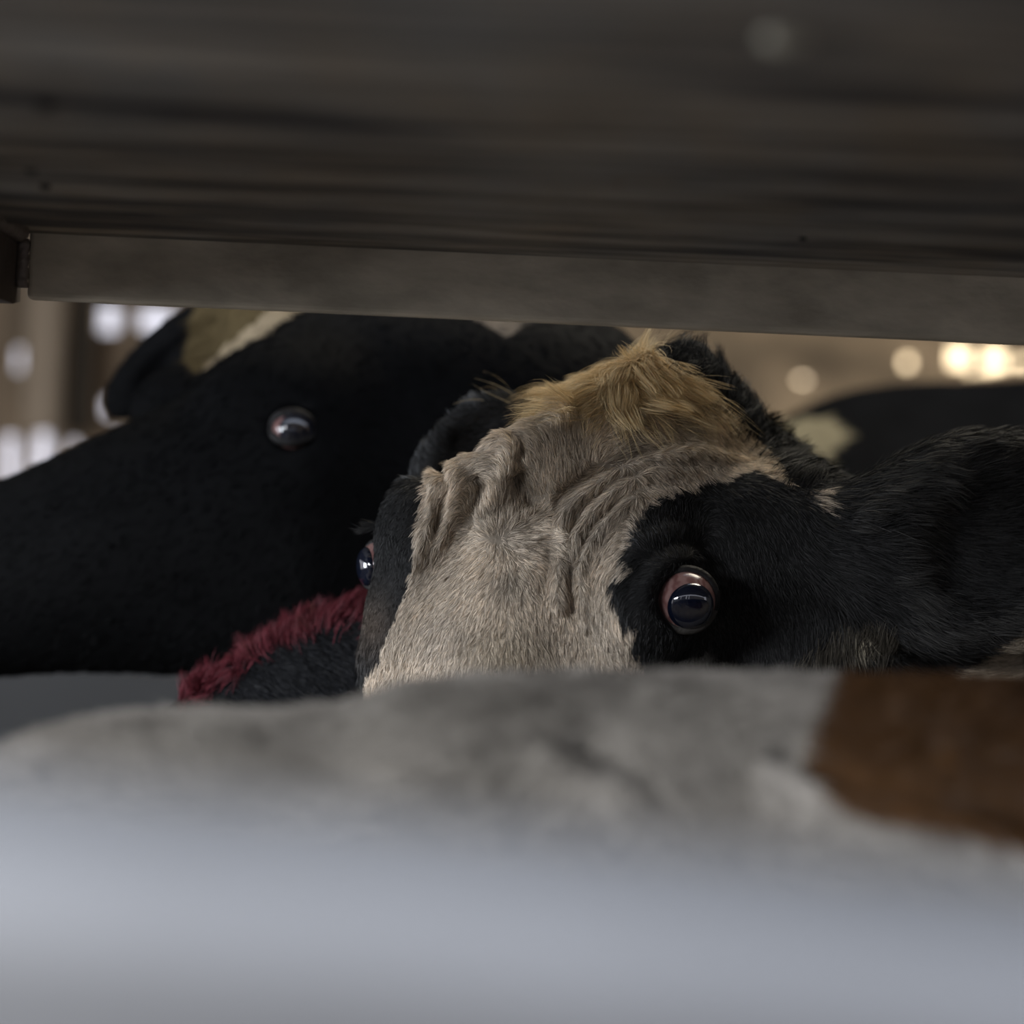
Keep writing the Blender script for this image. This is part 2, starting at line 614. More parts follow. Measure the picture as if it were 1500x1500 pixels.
XM = wx(560)
left_holes = [hole(152, 466, 30, 40), hole(222, 468, 56, 30), hole(21, 526, 14, 34), hole(14, 680, 24, 84), hole(62, 672, 26, 92),
              hole(40, 694, 10, 60), hole(108, 676, 16, 60), hole(158, 596, 18, 26), hole(-60, 560, 50, 200), hole(-140, 560, 40, 240)]
S(boxes('wall_back', holed(WX0, XM, H - 0.33, CZ, left_holes), M_wall))
right_holes = [hole(1475, 556, 110, 7), hole(1175, 556, 16, 8), hole(1404, 522, 32, 30), hole(1456, 524, 34, 28), hole(1328, 530, 16, 16), hole(1500, 530, 20, 14), hole(1590, 520, 60, 30), hole(1700, 520, 60, 30)]
S(boxes('wall_back_right', holed(XM, WX1, H - 0.33, CZ, right_holes), M_tan))
S(boxes('baseboard_back', [(WX0, WX1, 4.18, 4.23, -0.0, H - 0.31)], M_kick))

M_postA = plain('weathered grey brown post', (0.27, 0.205, 0.14), 0.7, 0, 0.3, bump=0.4, bscale=12, var=0.3, stretch=(3, 3, 0.3))
M_postB = plain('dark brown post', (0.05, 0.038, 0.024), 0.7, 0, 0.3, bump=0.4, bscale=12, var=0.3, stretch=(3, 3, 0.3))
def board(px0, px1, d, mat, label):
    x0, x1 = wx(px0, d), wx(px1, d)
    o = boxes('hanging_board', [(x0, x1, d, d + 0.05, float(P(px0, 632, d)[2]), CZ)], mat, bevel=0.006)
    tag(o, label, 'board')
board(34, 88, 4.30, M_postA, 'broad grey-brown upright board at the far left behind the black head')
board(93, 130, 4.38, M_postB, 'narrow dark brown upright board between the broad board and the row of bright openings')

# ------------------------------------------------------------------ the slat above
def slat_mat():
    m, t, b = new_mat('weathered grey slat')
    tc = t.nodes.new('ShaderNodeTexCoord')
    def nz(scale, st, det=6, rough=0.6):
        mp = t.nodes.new('ShaderNodeMapping'); mp.inputs['Scale'].default_value = st
        n = t.nodes.new('ShaderNodeTexNoise'); n.inputs['Scale'].default_value = scale; n.inputs['Detail'].default_value = det; n.inputs['Roughness'].default_value = rough
        t.links.new(tc.outputs['Object'], mp.inputs[0]); t.links.new(mp.outputs[0], n.inputs['Vector'])
        return n
    n1 = nz(1.0, (2.6, 34, 10))
    n2 = nz(1.0, (9, 120, 40), 8, 0.7)
    n3 = nz(1.0, (9, 5, 12), 3)
    r1 = t.nodes.new('ShaderNodeValToRGB')
    r1.color_ramp.elements[0].position = 0.41; r1.color_ramp.elements[0].color = (0.062, 0.058, 0.057, 1)
    r1.color_ramp.elements[1].position = 0.57; r1.color_ramp.elements[1].color = (0.33, 0.30, 0.26, 1)
    t.links.new(n1.outputs['Fac'], r1.inputs[0])
    r2 = t.nodes.new('ShaderNodeValToRGB')
    r2.color_ramp.elements[0].position = 0.33; r2.color_ramp.elements[0].color = (0.50, 0.48, 0.46, 1)
    r2.color_ramp.elements[1].position = 0.58; r2.color_ramp.elements[1].color = (1, 1, 1, 1)
    t.links.new(n2.outputs['Fac'], r2.inputs[0])
    r3 = t.nodes.new('ShaderNodeValToRGB')
    r3.color_ramp.elements[0].position = 0.35; r3.color_ramp.elements[0].color = (0.95, 0.97, 1.0, 1)
    r3.color_ramp.elements[1].position = 0.75; r3.color_ramp.elements[1].color = (1.18, 1.02, 0.82, 1)
    t.links.new(n3.outputs['Fac'], r3.inputs[0])
    def mul(a, b2):
        mx = t.nodes.new('ShaderNodeMix'); mx.data_type = 'RGBA'; mx.blend_type = 'MULTIPLY'; mx.inputs[0].default_value = 1
        t.links.new(a, mx.inputs[6]); t.links.new(b2, mx.inputs[7]); return mx.outputs[2]
    t.links.new(mul(mul(r1.outputs[0], r2.outputs[0]), r3.outputs[0]), b.inputs['Base Color'])
    b.inputs['Roughness'].default_value = 0.55
    bp = t.nodes.new('ShaderNodeBump'); bp.inputs['Strength'].default_value = 0.5; bp.inputs['Distance'].default_value = 0.002
    t.links.new(n2.outputs['Fac'], bp.inputs['Height']); t.links.new(bp.outputs[0], b.inputs['Normal'])
    return m
M_slat = slat_mat()
M_lip = plain('weathered lip', (0.46, 0.40, 0.31), 0.6, 0, 0.4, bump=0.5, bscale=14, var=0.28, stretch=(1.5, 8, 3))
M_end = plain('rusty end plate', (0.060, 0.045, 0.036), 0.7, 0, 0.4, bump=0.5, bscale=40, var=0.3)
M_weld = plain('weld metal', (0.17, 0.14, 0.12), 0.45, 0.3, 0.5, bump=0.5, bscale=200)
M_pale = plain('pale rivet', (0.42, 0.38, 0.30), 0.5, 0.2, 0.5)
M_hole = plain('dark bolt', (0.006, 0.005, 0.004), 0.8)

ZU = H + 0.156            # underside height
DL = 1.415                # inner face of the lip
slat = empty('overhead_slat', (0, 1.0, ZU))
tag(slat, 'weathered grey slat across the top with a turned-down lip on its far edge', 'slat')
XE = float(P(40, 390, DL)[0])
# underside panel with long shallow ridges (an extruded profile along x)
prof = []
ys = np.linspace(0.62, DL + 0.012, 120)
for y in ys:
    z = 0.0022 * math.sin(y * 55) * (0.4 + 0.6 * math.sin(y * 11) ** 2) + 0.0009 * math.sin(y * 190)
    prof.append((y, ZU + z))
pv = []
xs = np.linspace(-0.75, 1.35, 2)
n = len(prof)
for x in xs:
    for y, z in prof: pv.append((x, y, z))
    for y, z in prof: pv.append((x, y, ZU + 0.034))
pf = []
for i in range(n - 1):
    pf.append((i, i + 1, 2 * n + i + 1, 2 * n + i))
    pf.append((n + i, 3 * n + i, 3 * n + i + 1, n + i + 1))
pf.append((0, 2 * n, 3 * n, n)); pf.append((n - 1, 2 * n - 1, 4 * n - 1, 3 * n - 1))
pf.append(tuple(range(n)) + tuple(range(2 * n - 1, n - 1, -1)))
pf.append(tuple(range(2 * n, 3 * n))[::-1] + tuple(range(3 * n, 4 * n)))
pymesh('panel', pv, pf, M_slat, slat, smooth=False)
LB = H + float((750 - 470) * DL / FPX) / 1.0 - 0.0
zl = float(P(750, 470, DL)[2])
lip = boxes('lip', [(XE, 1.35, DL, DL + 0.012, zl, ZU + 0.004)], M_lip, slat, bevel=0.0035)
# end plate on the left with its weld
xe0 = XE - 0.006
ep = [(xe0, DL + 0.012, ZU + 0.01), (xe0, 0.9, ZU + 0.01), (xe0, 0.9, zl - 0.006), (xe0, DL - 0.008, zl - 0.004), (xe0, DL + 0.012, zl - 0.001)]
ev = ep + [(x - 0.012, y, z) for x, y, z in ep]
ef = [(0, 1, 2, 3, 4), (9, 8, 7, 6, 5)] + [(i, i + 5, (i + 1) % 5 + 5, (i + 1) % 5) for i in range(5)]
plate = pymesh('end_plate', ev, ef, M_end, slat, smooth=False)
weld_pts = []
for k in range(26):
    y = DL - 0.004 - k * 0.009
    weld_pts.append((xe0 + 0.003, y, ZU - 0.001))
rr = [0.0042 + 0.0018 * abs(math.sin(k * 1.3)) for k in range(26)]
tube('weld_bead', weld_pts, rr, M_weld, plate)
tube('weld_bead', [(xe0 + 0.003, DL - 0.001, ZU - 0.004 - k * 0.0042) for k in range(8)], [0.0036 + 0.0009 * (k % 2) for k in range(8)], M_weld, plate)
def rivet(px, py, r, mat, squash=0.35, name='rivet'):
    d = (ZU - H) * FPX / (750 - py) if abs(750 - py) > 1 else 1
    # intersect the picture ray with the underside
    dirw = P(px, py, 1.0) - np.array([0, 0, H])
    t = (ZU - H) / dirw[2]
    c = np.array([0, 0, H]) + dirw * t
    Wv, F = uv_sphere(c, r, (0, 0, -1), 24, 10, (1, 1, squash), math.pi)
    pymesh(name, Wv, F, mat, slat)
rivet(1150, 55, 0.0085, M_pale, 0.5)
rivet(67, 155, 0.0042, M_hole, 0.5, 'bolt')
rivet(45, 249, 0.0035, M_hole, 0.5, 'bolt')
rivet(66, 273, 0.0030, M_hole, 0.5, 'bolt')
rivet(1176, 350, 0.0022, M_hole, 0.5, 'bolt')
M_rust = plain('rust lump', (0.16, 0.05, 0.02), 0.8, 0, 0.3, bump=0.5, bscale=200)
for (bx, by, br) in ((1460, 388, 0.0022), (1215, 292, 0.0026), (905, 268, 0.003)):
    rivet(bx, by, br, M_rust, 0.3, 'rust_lump')

# ------------------------------------------------------------------ the pale rail below
M_rail = plain('pale painted rail', (0.182, 0.180, 0.179), 0.55, 0.0, 0.5, bump=0.1, bscale=12, var=0.10)
def rail():
    prof = []
    cy, cz, ay, az = 0.432, H - 0.083, 0.047, 0.023
    for k in range(49):
        a = math.pi * 1.0 * k / 48
        ca, sa = math.cos(a), math.sin(a)
        prof.append((cy + ay * math.copysign(abs(ca) ** 0.9, ca), cz + az * abs(sa) ** 0.85))
    prof += [(cy - ay + 0.004, cz - 0.012), (cy - ay + 0.016, cz - 0.06), (cy - ay + 0.02, cz - 0.13), (cy + ay - 0.02, cz - 0.13), (cy + ay - 0.004, cz - 0.02)]
    n = len(prof)
    v = [(-1.1, y, z) for y, z in prof] + [(1.1, y, z) for y, z in prof]
    f = [(i, (i + 1) % n, n + (i + 1) % n, n + i) for i in range(n)]
    f += [tuple(range(n))[::-1], tuple(range(n, 2 * n))]
    a = math.radians(3.6)
    v = [(x, y, H - 0.06 + (z - H + 0.06) - x * math.tan(a)) for x, y, z in v]
    o = pymesh('lower_rail', v, f, M_rail, None, smooth=True)
    tag(o, 'pale grey-white rail across the bottom of the opening, blurred, nearest the lens', 'rail')
rail()

# ------------------------------------------------------------------ main cow (white face, black eye patches)
MID = np.array([777.0, 852.0, -5.0])
nV = np.array([-0.36, 0.87, 0.35]); nV /= np.linalg.norm(nV)
sV = np.array([0.85, 0.12, 0.50]); sV -= nV * (sV @ nV); sV /= np.linalg.norm(sV)
uV = np.cross(nV, sV)
if uV[2] < 0: uV = -uV
RH = [nV, uV, sV]
def L(a, b, c): return MID + nV * a + uV * b + sV * c

EYE_R = np.array([1004.0, 879.0])
EYE_L = np.array([549.0, 828.0])

def main_base(X):
    f = ell(X, L(-210, -75, 0), (250, 150, 205), RH)                       # cranium
    f = su(f, ell(X, L(-330, -30, 0), (120, 105, 115), RH), 70)            # poll
    f = su(f, ell(X, L(-60, -40, 0), (200, 118, 190), RH), 60)             # forehead
    for s in (-1, 1):
        f = su(f, ell(X, L(0, -30, 186 * s), (118, 92, 68), RH), 60)       # orbits
        f = su(f, ell(X, L(200, -190, 100 * s), (250, 160, 92), RH), 70)   # cheeks
    f = su(f, cone(X, L(60, -40, 0), L(520, -60, 0), 128, 82), 70)         # nasal bridge
    f = su(f, ell(X, L(560, -80, 0), (100, 95, 118), RH), 60)              # muzzle
    f = su(f, ell(X, L(90, 45, -30), (120, 50, 90), RH), 60)
    f = su(f, ell(X, (735, 685, -25), (120, 105, 90)), 60)
    pl = (X[0] - 636) * -0.541 + (X[1] - 688) * -0.817 + (X[2] - 30) * -0.20
    f = -su(-f, -pl, 45)
    f = su(f, ell(X, (612, 800, -70), (68, 104, 100)), 35)                 # far brow
    f = su(f, ell(X, (600, 950, -60), (76, 120, 110)), 45)                 # far cheek
    return f

def near_ear(X):
    base = np.array([1150, 800, -60])
    R = rot_axes((1, -0.10, -0.18), (0.10, 1, 0.25))
    o = ell(X, (1450, 796, -42), (240, 168, 70), R)
    i = ell(X, (1500, 792, 28), (175, 116, 78), R)
    e1 = sub(o, i, 22)
    st = cone(X, (1120, 800, -95), (1260, 815, -60), 130, 95)
    return su(e1, st, 60)

def rot_axes(x, y):
    x = np.array(x, float); x /= np.linalg.norm(x)
    y = np.array(y, float); y -= x * (x @ y); y /= np.linalg.norm(y)
    return [x, y, np.cross(x, y)]

def main_sdf(X):
    f = main_base(X)
    f = su(f, near_ear(X), 40)
    f = su(f, cone(X, (1045, 655, -165), (1200, 800, -210), 74, 72), 50)   # nape
    # far ear
    R = rot_axes((0.62, -0.78, -0.1), (0.78, 0.62, 0.2))
    fe = sub(ell(X, (690, 668, -240), (112, 66, 34), R), ell(X, (700, 655, -205), (80, 40, 26), R), 12)
    f = su(f, su(fe, cone(X, (730, 690, -250), (860, 720, -170), 42, 80), 40), 30)
    # neck, trunk, legs
    f = su(f, cone(X, (1040, 860, -190), (1600, 1040, -430), 170, 290), 90)
    f = su(f, ell(X, (1205, 1010, -120), (150, 120, 130)), 60)
    f = su(f, ell(X, (2450, 1270, -640), (1050, 560, 470)), 160)
    for x, q in ((1800, -440), (1860, -860), (3080, -440), (3140, -860)):
        d = 1.5 - q * 1.5 / FPX
        yf = 750 + H * FPX / d
        f = su(f, cone(X, (x, 1600, q), (x + 20, 2300, q), 170, 95), 80)
        f = su(f, cone(X, (x + 20, 2300, q), (x, yf - 130, q), 92, 62), 40)
        f = su(f, cone(X, (x, yf - 120, q), (x - 20, yf - 70, q), 70, 76), 30)
    # eye sockets
    for (ex, ey), rad, k in ((EYE_R, 46, 'r'), (EYE_L, 42, 'l')):
        c = EYEC[k]
        f = sub(f, cone(X, c, c, rad, rad), 12)
        if k == 'r':
            f = sub(f, cone(X, c + [0, 0, 10], c + [-6, 0, 110], 40, 58), 12)
    return f

def eye_center(fn, px, py, depth):
    q = q_at(fn, px, py)
    return np.array([px, py, q - depth])
EYEC = {'r': eye_center(main_base, EYE_R[0], EYE_R[1], 6)}
cl = L(0, -25, -222)
EYEC['l'] = np.array([562.0, 829.0, -92.0])
print('eyes', EYEC, 'L', cl)

mme = sculpt(main_sdf, [[(380, 500, 30), (500, 1600, 6), (1600, 3700, 45)],
                        [(440, 480, 20), (480, 1060, 6), (1060, 1500, 18), (1500, 3260, 45)],
                        [(-1200, -480, 45), (-480, -380, 14), (-380, 240, 6), (240, 400, 14)]], 1.5, subdiv=1)

RIDGES = [  # (polyline px, half width px, height px)
    ([(637, 682), (640, 716), (630, 754), (618, 795), (604, 845)], 9, 10),
    ([(664, 672), (670, 708), (664, 746), (652, 778), (630, 815)], 10, 10),
    ([(760, 655), (743, 693), (728, 723), (713, 748), (698, 775)], 15, 9),
    ([(700, 800), (728, 772), (773, 758), (815, 762)], 14, 8),
    ([(819, 790), (828, 750), (855, 722), (903, 692), (956, 672), (1020, 662), (1080, 672)], 10, 11),
    ([(838, 815), (845, 784), (868, 750), (905, 716), (950, 695), (1000, 690)], 9, 9),
    ([(842, 860), (856, 812), (882, 772), (918, 738), (950, 722)], 9, 8),
    ([(822, 815), (813, 860), (818, 905)], 12, 8),
    ([(853, 850), (853, 898), (862, 930)], 10, 6),
    ([(800, 585), (830, 600), (812, 640)], 16, 8),
    ([(930, 600), (960, 610), (985, 620)], 14, 6),
]
GROOVES = [
    ([(650, 676), (655, 712), (646, 752), (634, 790)], 6, 7),
    ([(690, 690), (700, 720), (688, 757), (672, 785)], 12, 14),
    ([(745, 625), (765, 640), (768, 662), (755, 690)], 10, 10),
    ([(755, 690), (768, 715), (790, 748)], 22, 20),
    ([(790, 750), (812, 742), (838, 716), (880, 688), (937, 662), (1000, 646)], 10, 12),
    ([(832, 800), (838, 772), (862, 738), (903, 705), (950, 685)], 5, 8),
    ([(846, 830), (855, 798), (882, 760), (922, 724)], 5, 7),
    ([(836, 822), (837, 860), (840, 905)], 7, 10),
    ([(800, 790), (806, 830), (796, 880)], 14, 6),
    ([(660, 640), (700, 655), (742, 660)], 12, 5),
]
def wrinkle(me):
    co, no = get_co(me), get_no(me)
    px, py, d = to_px(co)
    fr = np.clip((1.62 - d) / 0.05, 0, 1)                 # the front of the head only
    h = np.zeros(len(co))
    sel = (px > 560) & (px < 1110) & (py > 540) & (py < 980) & (fr > 0)
    x, y = px[sel], py[sel]
    hh = np.zeros(len(x))
    for pl, wd, ht in RIDGES:
        dd, t = polyline_dist(x, y, pl)
        fade = np.clip(np.minimum(t, 1 - t) / 0.12, 0.25, 1)
        hh += ht * np.exp(-(dd / wd) ** 2) * fade
    for pl, wd, ht in GROOVES:
        dd, t = polyline_dist(x, y, pl)
        fade = np.clip(np.minimum(t, 1 - t) / 0.15, 0.25, 1)
        hh -= ht * np.exp(-(dd / wd) ** 2) * fade
    # folds around the near eye
    for r0, ht in ((62, 2.5), (84, -2.5), (104, 2.0)):
        rr = np.hypot((x - 1006) / 1.0, (y - 878) / 0.95)
        hh += ht * np.exp(-((rr - r0) / 8) ** 2) * np.clip((905 - y) / 60, 0.1, 1)
    h[sel] = hh * 1.5 / 2278
    h += (vnoise(co, 22.0) - 0.5) * 0.006 * (px < 1500)
    co += no * (h * np.where(px < 1600, 1, 0.3))[:, None]
    me.vertices.foreach_set('co', co.astype(np.float32).ravel())
    me.update()
wrinkle(mme)

WHITE = [(850, 440), (930, 500), (975, 525), (1010, 548), (1050, 580), (1090, 620), (1125, 665), (1158, 708), (1122, 700), (1092, 690), (1062, 706),
         (1040, 700), (1010, 712), (980, 718), (955, 735), (940, 765), (925, 795), (905, 825), (893, 860), (903, 890), (912, 930), (930, 955), (948, 985),
         (965, 1050), (900, 1400), (300, 1400), (480, 1090), (525, 1015), (560, 955), (584, 895), (600, 850), (608, 800), (618, 750), (625, 705),
         (640, 680), (640, 600), (740, 440)]
EXTRA = [[(900, 826), (918, 822), (922, 846), (905, 852)], [(915, 920), (930, 922), (928, 950), (914, 950)],
         [(1191, 714), (1199, 718), (1208, 742), (1204, 748), (1197, 738)]]
WPATCH2 = [(1375, 1000), (1440, 962), (1510, 912), (1640, 870), (1800, 1100), (1375, 1100)]
def main_col(px, py, W, jit=6.0):
    n1 = vnoise(W, 330.0) - 0.5 + 0.8 * (vnoise(W, 90.0) - 0.5)
    n2 = vnoise(W, 330.0, 7.3) - 0.5
    x = px + n1 * jit * 2; y = py + n2 * jit * 2
    wht = inpoly(x, y, WHITE)
    for e_ in EXTRA: wht |= inpoly(x, y, e_)
    w2 = inpoly(x, y, WPATCH2)
    wht &= ~((px < 800) & (py < 700) & (W[:, 1] > 1.572))
    top = np.clip((655 - py + 0.22 * (px - 850)) / 130, 0, 1)[:, None]             # yellowish crown hair, plus warm backlight put into its colour
    m = vnoise(W, 55.0)[:, None]
    m2 = vnoise(W, 18.0, 3.0)[:, None]
    cw = np.array([0.67, 0.575, 0.465]) * (1 - top) + np.array([0.70, 0.55, 0.33]) * top
    cw = cw * (0.62 + 0.62 * m)
    grey = np.array([0.36, 0.32, 0.28])
    cw = cw * (1 - 0.5 * np.clip(m2 - 0.45, 0, 1) * 2) + grey * (0.5 * np.clip(m2 - 0.45, 0, 1) * 2)
    # dirtier cream lower on the bridge of the nose
    nose = np.exp(-(((px - 740) / 60) ** 2 + ((py - 960) / 60) ** 2))[:, None]
    cw = cw * (1 - 0.35 * nose) + np.array([0.40, 0.33, 0.22]) * 0.35 * nose
    ck = np.array([0.029, 0.0292, 0.0296]) * (0.7 + 0.6 * m)
    # browner short hair below the far eye
    br = np.exp(-(((px - 545) / 28) ** 2 + ((py - 915) / 42) ** 2))[:, None]
    ck = ck * (1 - br) + np.array([0.10, 0.08, 0.065]) * br
    tuft = np.exp(-(((px - 1262) / 21) ** 2 + ((py - 938) / 14) ** 2))[:, None]
    ck = ck * (1 - tuft) + np.array([0.45, 0.40, 0.30]) * tuft
    c = np.where(wht[:, None], cw, ck)
    c = np.where(w2[:, None], np.array([0.42, 0.36, 0.28]) * (0.8 + 0.4 * m), c)
    return c, wht

cow = empty('cow', (0.55, 1.75, 0.0))
tag(cow, 'cow in focus with white forehead, black eye patches and cream tuft facing the lens', 'cow')
co = get_co(mme)
px, py, d = to_px(co)
c, _ = main_col(px, py, co)
set_col(mme, c * 0.45)  # hide darkened under the fur: shade between hairs put into the colour
mme.materials.append(M_skin)
link('body', mme, cow)
# mesh now in the cow's own frame; keep a world-space offset for fur roots
OFF = np.array(cow.location)

GUIDES = [
    (725, 770, 0, -1), (700, 740, -0.2, -1), (760, 740, 0.1, -1), (690, 790, -1, 0.1), (730, 815, 0.1, 1), (765, 800, 0.9, 0.3), (800, 790, 1, 0.3),
    (700, 850, -0.5, 1), (640, 860, -0.5, 0.8), (620, 900, -0.5, 0.9), (680, 940, -0.25, 1), (750, 900, 0.2, 1), (800, 950, 0.2, 1), (560, 1000, -0.5, 0.9),
    (640, 740, -0.5, 0.9), (655, 700, -0.3, 0.9), (630, 800, -0.3, 1), (680, 680, -0.8, 0.4), (720, 650, -0.8, 0.3), (780, 600, -0.8, 0.2), (760, 680, -0.3, -0.8),
    (850, 540, -0.85, 0.35), (900, 560, -0.3, 0.9), (940, 560, 0.1, 1), (980, 570, 0.5, 0.8), (850, 640, 0.05, -1), (870, 600, 0.1, -1), (820, 690, 0, -1),
    (900, 650, 0.7, -0.6), (960, 640, 0.95, 0.05), (1020, 640, 0.9, 0.35), (1080, 640, 0.7, 0.7), (1130, 690, 0.8, 0.6), (1020, 600, 0.7, 0.7),
    (850, 740, -0.5, 0.8), (900, 710, -0.7, 0.6), (960, 690, 0.6, 0.5), (1010, 690, 0.5, 0.8), (870, 790, -0.3, 1), (860, 850, -0.05, 1), (820, 850, 0, 1),
    (880, 900, 0.2, 1), (920, 960, 0.2, 1), (960, 780, -0.2, -1), (1000, 760, 0.2, -1), (940, 860, -0.6, 0.3), (960, 930, -0.3, 1), (1030, 960, 0.2, 1),
    (1080, 900, 0.2, 1), (1090, 800, 0.3, 1), (1150, 760, 0.4, 1), (1150, 900, 0.35, 1), (1240, 820, 1, 0.2), (1300, 740, 1, -0.4), (1390, 660, 0.8, -0.4),
    (1340, 830, 0.9, 0.5), (1340, 930, 0.9, 0.5), (1450, 640, 0.9, -0.3), (1450, 940, 1, 0.0), (1220, 950, -0.3, 0.9), (1100, 620, 0.9, 0.5), (590, 740, -0.2, 1),
    (560, 780, -0.1, 1), (545, 920, -0.1, 1), (640, 640, -0.5, -0.9), (1500, 960, 0.8, -0.3), (1250, 690, 0.9, 0.1)]

def fur_main():
    def dens(px, py, d, nn, W):
        view = nrmz(-(W - np.array([0, 0, H])))
        f = np.sum(nn * view, -1)
        k = np.clip((f + 0.45) / 0.4, 0, 1)
        k *= (px > 440) & (px < 1640) & (py > 440) & (py < 1120) & (d < 2.2)
        k *= np.where(inpoly(px, py, WHITE), 1.35, 0.62)
        for kk in ('r', 'l'):
            c = EYEC[kk]
            ew = P(c[0], c[1], 1.5 - c[2] * 1.5 / FPX)
            k *= (np.hypot(px - c[0], py - c[1]) > 44) if kk == 'r' else (np.linalg.norm(W - ew, axis=-1) > 0.0205)
        return k
    mme_w = mme.copy(); mme_w.transform(Matrix.Translation(cow.location)); mme_w.update()
    N = 250000
    p, n = sample_surface(mme_w, N, dens)
    bpy.data.meshes.remove(mme_w)
    px, py, d = to_px(p)
    col, wht = main_col(px, py, p)
    col = col * (0.60 + 0.85 * rng.random(N) ** 1.3)[:, None]
    fx, fy = flow(px, py, GUIDES)
    t = vdir(fx, fy)
    t = nrmz(t) + 0.35 * np.stack([vnoise(p, 60.0, k * 9.1) - 0.5 for k in range(3)], -1) * 1.0
    crown = np.clip((600 - py + 0.15 * (px - 850)) / 80, 0, 1)
    nose = np.clip((py - 780) / 120, 0, 1) * wht
    ln = np.where(wht, 0.0085 + 0.014 * crown - 0.0025 * nose, 0.0075)
    ear = (px > 1180)
    ln = np.where(ear, 0.013, ln)
    eyed = np.hypot(px - 1004, py - 879)
    ln = np.where(eyed < 110, 0.004 + 0.004 * np.clip((eyed - 45) / 65, 0, 1), ln)
    eyed2 = np.hypot(px - 555, py - 828)
    ln = np.where((eyed2 < 110) & ~wht, 0.0035, ln)
    lift = np.where(wht, 0.30, 0.22) + 0.12 * crown
    wd = np.where(wht, 0.00034, 0.00036)
    bl = ~wht
    g1 = grow('coat_white', cow, M_fur, p[wht], n[wht], t[wht], ln[wht], wd[wht], col[wht], lift[wht], 0.5, 0.13, (0.0045, 0.55))
    g2 = grow('coat_black', cow, M_dark_fur, p[bl], n[bl], t[bl], ln[bl], wd[bl], col[bl], lift[bl], 0.4, 0.13, (0.005, 0.35))
    g1['label'] = 'short cream-white facial hair'
    g2['label'] = 'short black hair'
fur_main()

def crown_hair():
    """the long cream tuft between the ears"""
    mw = mme.copy(); mw.transform(Matrix.Translation(cow.location)); mw.update()
    def dens(px, py, d, nn, W):
        k = np.exp(-(((px - 915) / 75) ** 2 + ((py - 566) / 32) ** 2)) * inpoly(px, py, WHITE)
        return k * (d < 1.75) * (d > 1.3)
    N = 15000
    p, n = sample_surface(mw, N, dens)
    px, py, d = to_px(p)
    t = vdir((px - 915) / 60 + 0.25 * np.sin(px / 13.0), 0.75 + 0 * px)
    t += 0.9 * np.stack([vnoise(p, 45.0, k * 5.7) - 0.5 for k in range(3)], -1)
    col = np.array([0.74, 0.58, 0.34]) * (0.60 + 0.65 * rng.random(N))[:, None]
    o = grow('forelock', cow, M_fur, p, n, t, np.full(N, 0.029), 0.00032, col, 0.85, 1.1, 0.22, (0.012, 0.72), segs=6)
    o['label'] = 'long yellowish-cream tuft on the crown'
    # black curls just right of the crown
    def dens2(px, py, d, nn, W):
        dd, _ = polyline_dist(px, py, [(990, 545), (1040, 572), (1090, 605), (1130, 645), (1170, 700)])
        return np.exp(-(dd / 22) ** 2) * (d < 1.85) * (d > 1.3)
    N = 6000
    p, n = sample_surface(mw, N, dens2)
    px, py, d = to_px(p)
    t = vdir(0.6 + 0 * px, -0.7 + 0 * px) + 1.0 * np.stack([vnoise(p, 50.0, k * 5.7) - 0.5 for k in range(3)], -1)
    col = np.array([0.012, 0.012, 0.012]) * (0.7 + 0.6 * rng.random(N))[:, None]
    grow('poll_hair', cow, M_dark_fur, p, n, t, np.full(N, 0.026), 0.00035, col, 0.7, 1.3, 0.15, (0.010, 0.7), segs=6)
    # fringe along the near ear and the far ear
    def dens3(px, py, d, nn, W):
        k = 0
        for pl, wdt in (([(1250, 760), (1330, 690), (1400, 645), (1500, 622), (1600, 640)], 14), ([(1290, 930), (1400, 930), (1500, 900), (1580, 850)], 14),
                        ([(1370, 680), (1345, 760), (1330, 850), (1350, 890)], 20)):
            dd, _ = polyline_dist(px, py, pl); k = k + np.exp(-(dd / wdt) ** 2)
        dd, _ = polyline_dist(px, py, [(1190, 975), (1230, 935), (1280, 928), (1300, 950)]); k = k + 1.8 * np.exp(-(dd / 14) ** 2)
        dd, _ = polyline_dist(px, py, [(600, 690), (615, 640), (650, 590), (700, 585)]); k = k + 1.6 * np.exp(-(dd / 10) ** 2)
        return k * (d < 1.8) * (d > 1.3) * (nn[:, 1] < 0.45)
    N = 14000
    p, n = sample_surface(mw, N, dens3)
    px, py, d = to_px(p)
    far = px < 900
    low = (py > 900) & (px < 1320) & ~far
    tx = np.where(far, -0.5, np.where(low, -0.35, 0.9)); ty = np.where(far, -0.8, np.where(low, 1.0, 0.25))
    t = vdir(tx, ty) + 0.7 * np.stack([vnoise(p, 60.0, k * 5.7) - 0.5 for k in range(3)], -1)
    base = np.where(low[:, None], np.array([0.07, 0.062, 0.05]), np.where(far[:, None], np.array([0.09, 0.092, 0.095]), np.array([0.050, 0.049, 0.047])))
    col = base * (0.5 + 0.9 * rng.random(N))[:, None]
    grow('ear_fringe', cow, M_dark_fur, p, n, t, np.where(far, 0.010, 0.020), 0.00036, col, 0.5, 0.9, 0.15, (0.008, 0.6), segs=5)
    bpy.data.meshes.remove(mw)
crown_hair()

